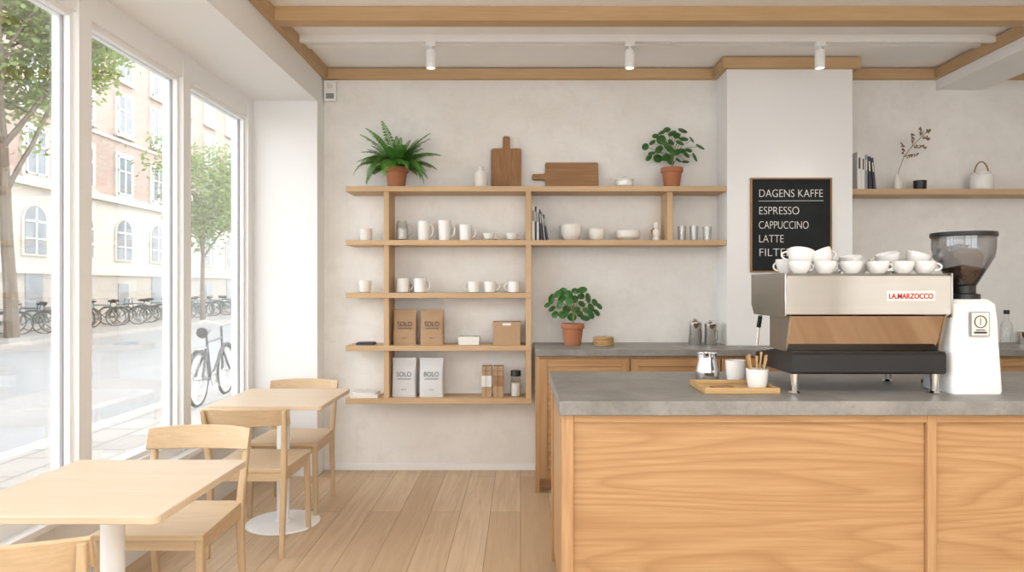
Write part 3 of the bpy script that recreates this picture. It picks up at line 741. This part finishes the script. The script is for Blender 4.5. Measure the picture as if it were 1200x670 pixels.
while y<88:
    hw=.62
    arch=[(-hw,0),(hw,0)]+[(hw*math.cos(pi*i/12),1.35+hw*math.sin(pi*i/12)) for i in range(13)]
    def archpoly(s,z0,x0,x1,mat):
        pl=[(y+p[0]*s,z0+p[1]*(1+(s-1)*.3)) for p in arch]; b.prismX(pl,x0,x1,mat)
    archpoly(1.22,2.62,BX,BX+.08,'cream'); archpoly(1.0,2.72,BX+.08,BX+.10,'wglass')
    b.box(BX+.10,BX+.13,y-.04,y+.04,2.72,4.6,'white'); b.box(BX+.10,BX+.13,y-.6,y+.6,4.0,4.08,'white'); b.box(BX+.10,BX+.13,y-.6,y+.6,3.3,3.36,'white')
    for z0,z1 in ((5.95,7.85),(9.0,10.9),(11.7,13.5)):
        b.box(BX,BX+.1,y-.78,y+.78,z0-.15,z1+.18,'cream'); b.box(BX+.1,BX+.12,y-.58,y+.58,z0,z1,'wglass')
        b.box(BX+.1,BX+.2,y-.85,y+.85,z0-.2,z0-.1,'cream')
        for a,c in ((-.60,-.52),(-.04,.04),(.52,.60)): b.box(BX+.12,BX+.15,y+a,y+c,z0,z1,'white')
        for zz in (z0,z0+(z1-z0)*.6,z1-.07): b.box(BX+.12,BX+.15,y-.6,y+.6,zz,zz+.07,'white')
    if k%3==1: b.box(BX,BX+.03,y-.5,y+.5,GZ,1.9,'wglass')
    else: b.box(BX,BX+.03,y-.45,y+.45,.5,1.5,'wglass')
    y+=3.15; k+=1
b.build('apartment_building')

def tree(name,loc,seed,H,crown,r0,nleaf,ls):
    rnd=random.Random(seed); b=MB(); tips=[]
    def br(p,d,L,r,lev):
        pts=[p.copy()]; q=p.copy(); dd=d.copy(); wb=.03 if lev==0 else .12
        for i in range(5):
            dd=(dd+Vector((rnd.uniform(-wb,wb),rnd.uniform(-wb,wb),rnd.uniform(-.02,.1)))).normalized(); q=q+dd*L/5; pts.append(q.copy())
        b.tube(pts,[r*(1-.5*i/5) for i in range(6)],'bark',8 if lev==0 else 5)
        if lev>=1: tips.extend(pts[2:])
        if lev<3:
            n=8 if lev==0 else 4
            for i in range(n):
                j=rnd.choice((3,4,5)) if lev==0 else rnd.choice((2,3,4,5))
                az=2*pi*i/n+rnd.uniform(-.4,.4); el=rnd.uniform(.15,1.1)
                nd=Vector((math.cos(az)*math.cos(el),math.sin(az)*math.cos(el),math.sin(el)))
                nd=(nd+dd*.25).normalized()
                br(pts[j],nd,crown*(.62 if lev==0 else .42 if lev==1 else .28)*rnd.uniform(.8,1.1),r*(.42 if lev==0 else .5),lev+1)
    br(Vector((0,0,0)),Vector((.0,0,1)),H,r0,0)
    vs=[];fs=[]
    for i in range(nleaf):
        c=rnd.choice(tips)+Vector((rnd.gauss(0,.28),rnd.gauss(0,.28),rnd.gauss(0,.22)-.08))
        u=Vector((rnd.gauss(0,1),rnd.gauss(0,1),rnd.gauss(0,.6))).normalized(); w=u.cross(Vector((rnd.gauss(0,1),rnd.gauss(0,1),rnd.gauss(0,1)))).normalized()
        s=ls*rnd.uniform(.6,1.2); o=len(vs)
        vs+=[tuple(c-u*s),tuple(c+w*s*.5),tuple(c+u*s),tuple(c-w*s*.5)]; fs.append((o,o+1,o+2,o+3))
    b.add(vs,fs,'tleaf')
    return b.build(name,loc)
tree('street_tree',(-14.9,20.0,GZ),4,7.0,6.4,.20,22000,.12)
tree('street_tree',(-14.2,30.5,GZ),8,4.6,3.6,.12,6500,.12)
tree('street_tree',(-15.0,44.0,GZ),9,6.2,5.0,.2,5000,.15)

def bike_mesh(col):
    b=MB(); R=.34
    for cx in (-.53,.53):
        b.tube([(cx+R*math.cos(2*pi*i/28),0,R+R*math.sin(2*pi*i/28)) for i in range(28)],.018,'rubber',6,closed=True)
        b.tube([(cx+(R-.03)*math.cos(2*pi*i/28),0,R+(R-.03)*math.sin(2*pi*i/28)) for i in range(28)],.008,'steel_br',5,closed=True)
        for i in range(14):
            a=2*pi*i/14; b.tube([(cx,0,R),(cx+(R-.03)*math.cos(a),0,R+(R-.03)*math.sin(a))],.0022,'steel_br',4)
        b.tube([(cx+(R+.035)*math.cos(a),0,R+(R+.035)*math.sin(a)) for a in [pi*(.1+.8*i/10) for i in range(11)]],.014,col,5)
        b.tube([(cx,-.05,R),(cx,.05,R)],.02,'steel_br',8)
    bb=(-.08,0,.28); seat=(-.22,0,.78); head=(.34,0,.80); head2=(.37,0,.66)
    for p,q in ((bb,seat),(seat,head),(bb,head2),((-.53,.05,R),bb),((-.53,-.05,R),bb),((-.53,.05,R),(-.21,0,.74)),((-.53,-.05,R),(-.21,0,.74)),(head2,(.53,.05,R)),(head2,(.53,-.05,R)),((.33,0,.95),head2),(seat,(-.25,0,.90))):
        b.tube([p,q],.016,col,7)
    b.tube([(.22,-.27,1.0),(.32,-.2,1.03),(.35,0,.97),(.32,.2,1.03),(.22,.27,1.0)],.012,'steel_br',7)
    b.tube([(-.40,0,.91),(-.30,0,.935),(-.12,0,.93)],[.075,.06,.02],'black',8)
    b.tube([(-.08+.09*math.cos(2*pi*i/16),-.04,.28+.09*math.sin(2*pi*i/16)) for i in range(16)],.008,'steel_br',5,closed=True)
    b.tube([(-.08,-.06,.28),(.05,-.07,.17)],.01,'steel_br',5); b.tube([(-.08,.06,.28),(-.21,.07,.39)],.01,'steel_br',5)
    b.tube([(-.2,.06,.30),(-.3,.14,0)],.01,'steel_br',5)
    b.box(-.70,-.40,-.06,.06,.72,.735,'steel_br')
    return b.mesh('bicycle')
bk=[bike_mesh('bikeb'),bike_mesh('bikeg')]
rnd=random.Random(5)
y=16.5
while y<52:
    a=rnd.choice((0,pi))+rnd.uniform(-.35,.35)+.5
    place(bk[rnd.randint(0,1)],'bicycle',(-15.9+rnd.uniform(-.25,.25),y,GZ),a); y+=rnd.uniform(.55,.95)
place(bk[0],'bicycle',(-4.10,9.1,GZ),pi/2+.1)

# ------------------------------------------------------------------ light
w=bpy.data.worlds.new('World'); SC.world=w; w.use_nodes=True
bg=w.node_tree.nodes['Background']; bg.inputs[0].default_value=(.94,.975,1.0,1); bg.inputs[1].default_value=3.7
sun=bpy.data.lights.new('sun','SUN'); sun.energy=.4; sun.angle=math.radians(12); sun.color=(1,.95,.88)
so=bpy.data.objects.new('sun',sun); SC.collection.objects.link(so)
so.rotation_euler=Vector((1,.35,.9)).to_track_quat('Z','Y').to_euler()
for x,y in ((.2,.4),(2.4,.4),(.2,-1.8),(2.4,-1.8)):
    l=bpy.data.lights.new('fill_light','AREA'); l.energy=24; l.size=1.0; l.color=(1,.96,.90)  # area fill added to brighten the interior, no fixtures modelled
    o=bpy.data.objects.new('fill_light',l); SC.collection.objects.link(o); o.location=(x,y,2.98)
for px in (-.587,.715,1.961):
    l=bpy.data.lights.new('spot_light','SPOT'); l.energy=13; l.spot_size=1.6; l.spot_blend=1; l.shadow_soft_size=.1; l.color=(1,.95,.88)
    o=bpy.data.objects.new('spot_light',l); SC.collection.objects.link(o); o.location=(px,4.472,2.80)

# ------------------------------------------------------------------ camera
cam=bpy.data.cameras.new('camera'); cam.sensor_width=36; cam.lens=24; cam.shift_x=-10/1200
co=bpy.data.objects.new('camera',cam); SC.collection.objects.link(co)
co.location=(0,0,1.39); co.rotation_euler=(pi/2,0,0); cam.clip_start=.05; cam.clip_end=300
SC.camera=co
SC.view_settings.view_transform='Standard'; SC.view_settings.look='None'; SC.view_settings.exposure=.38
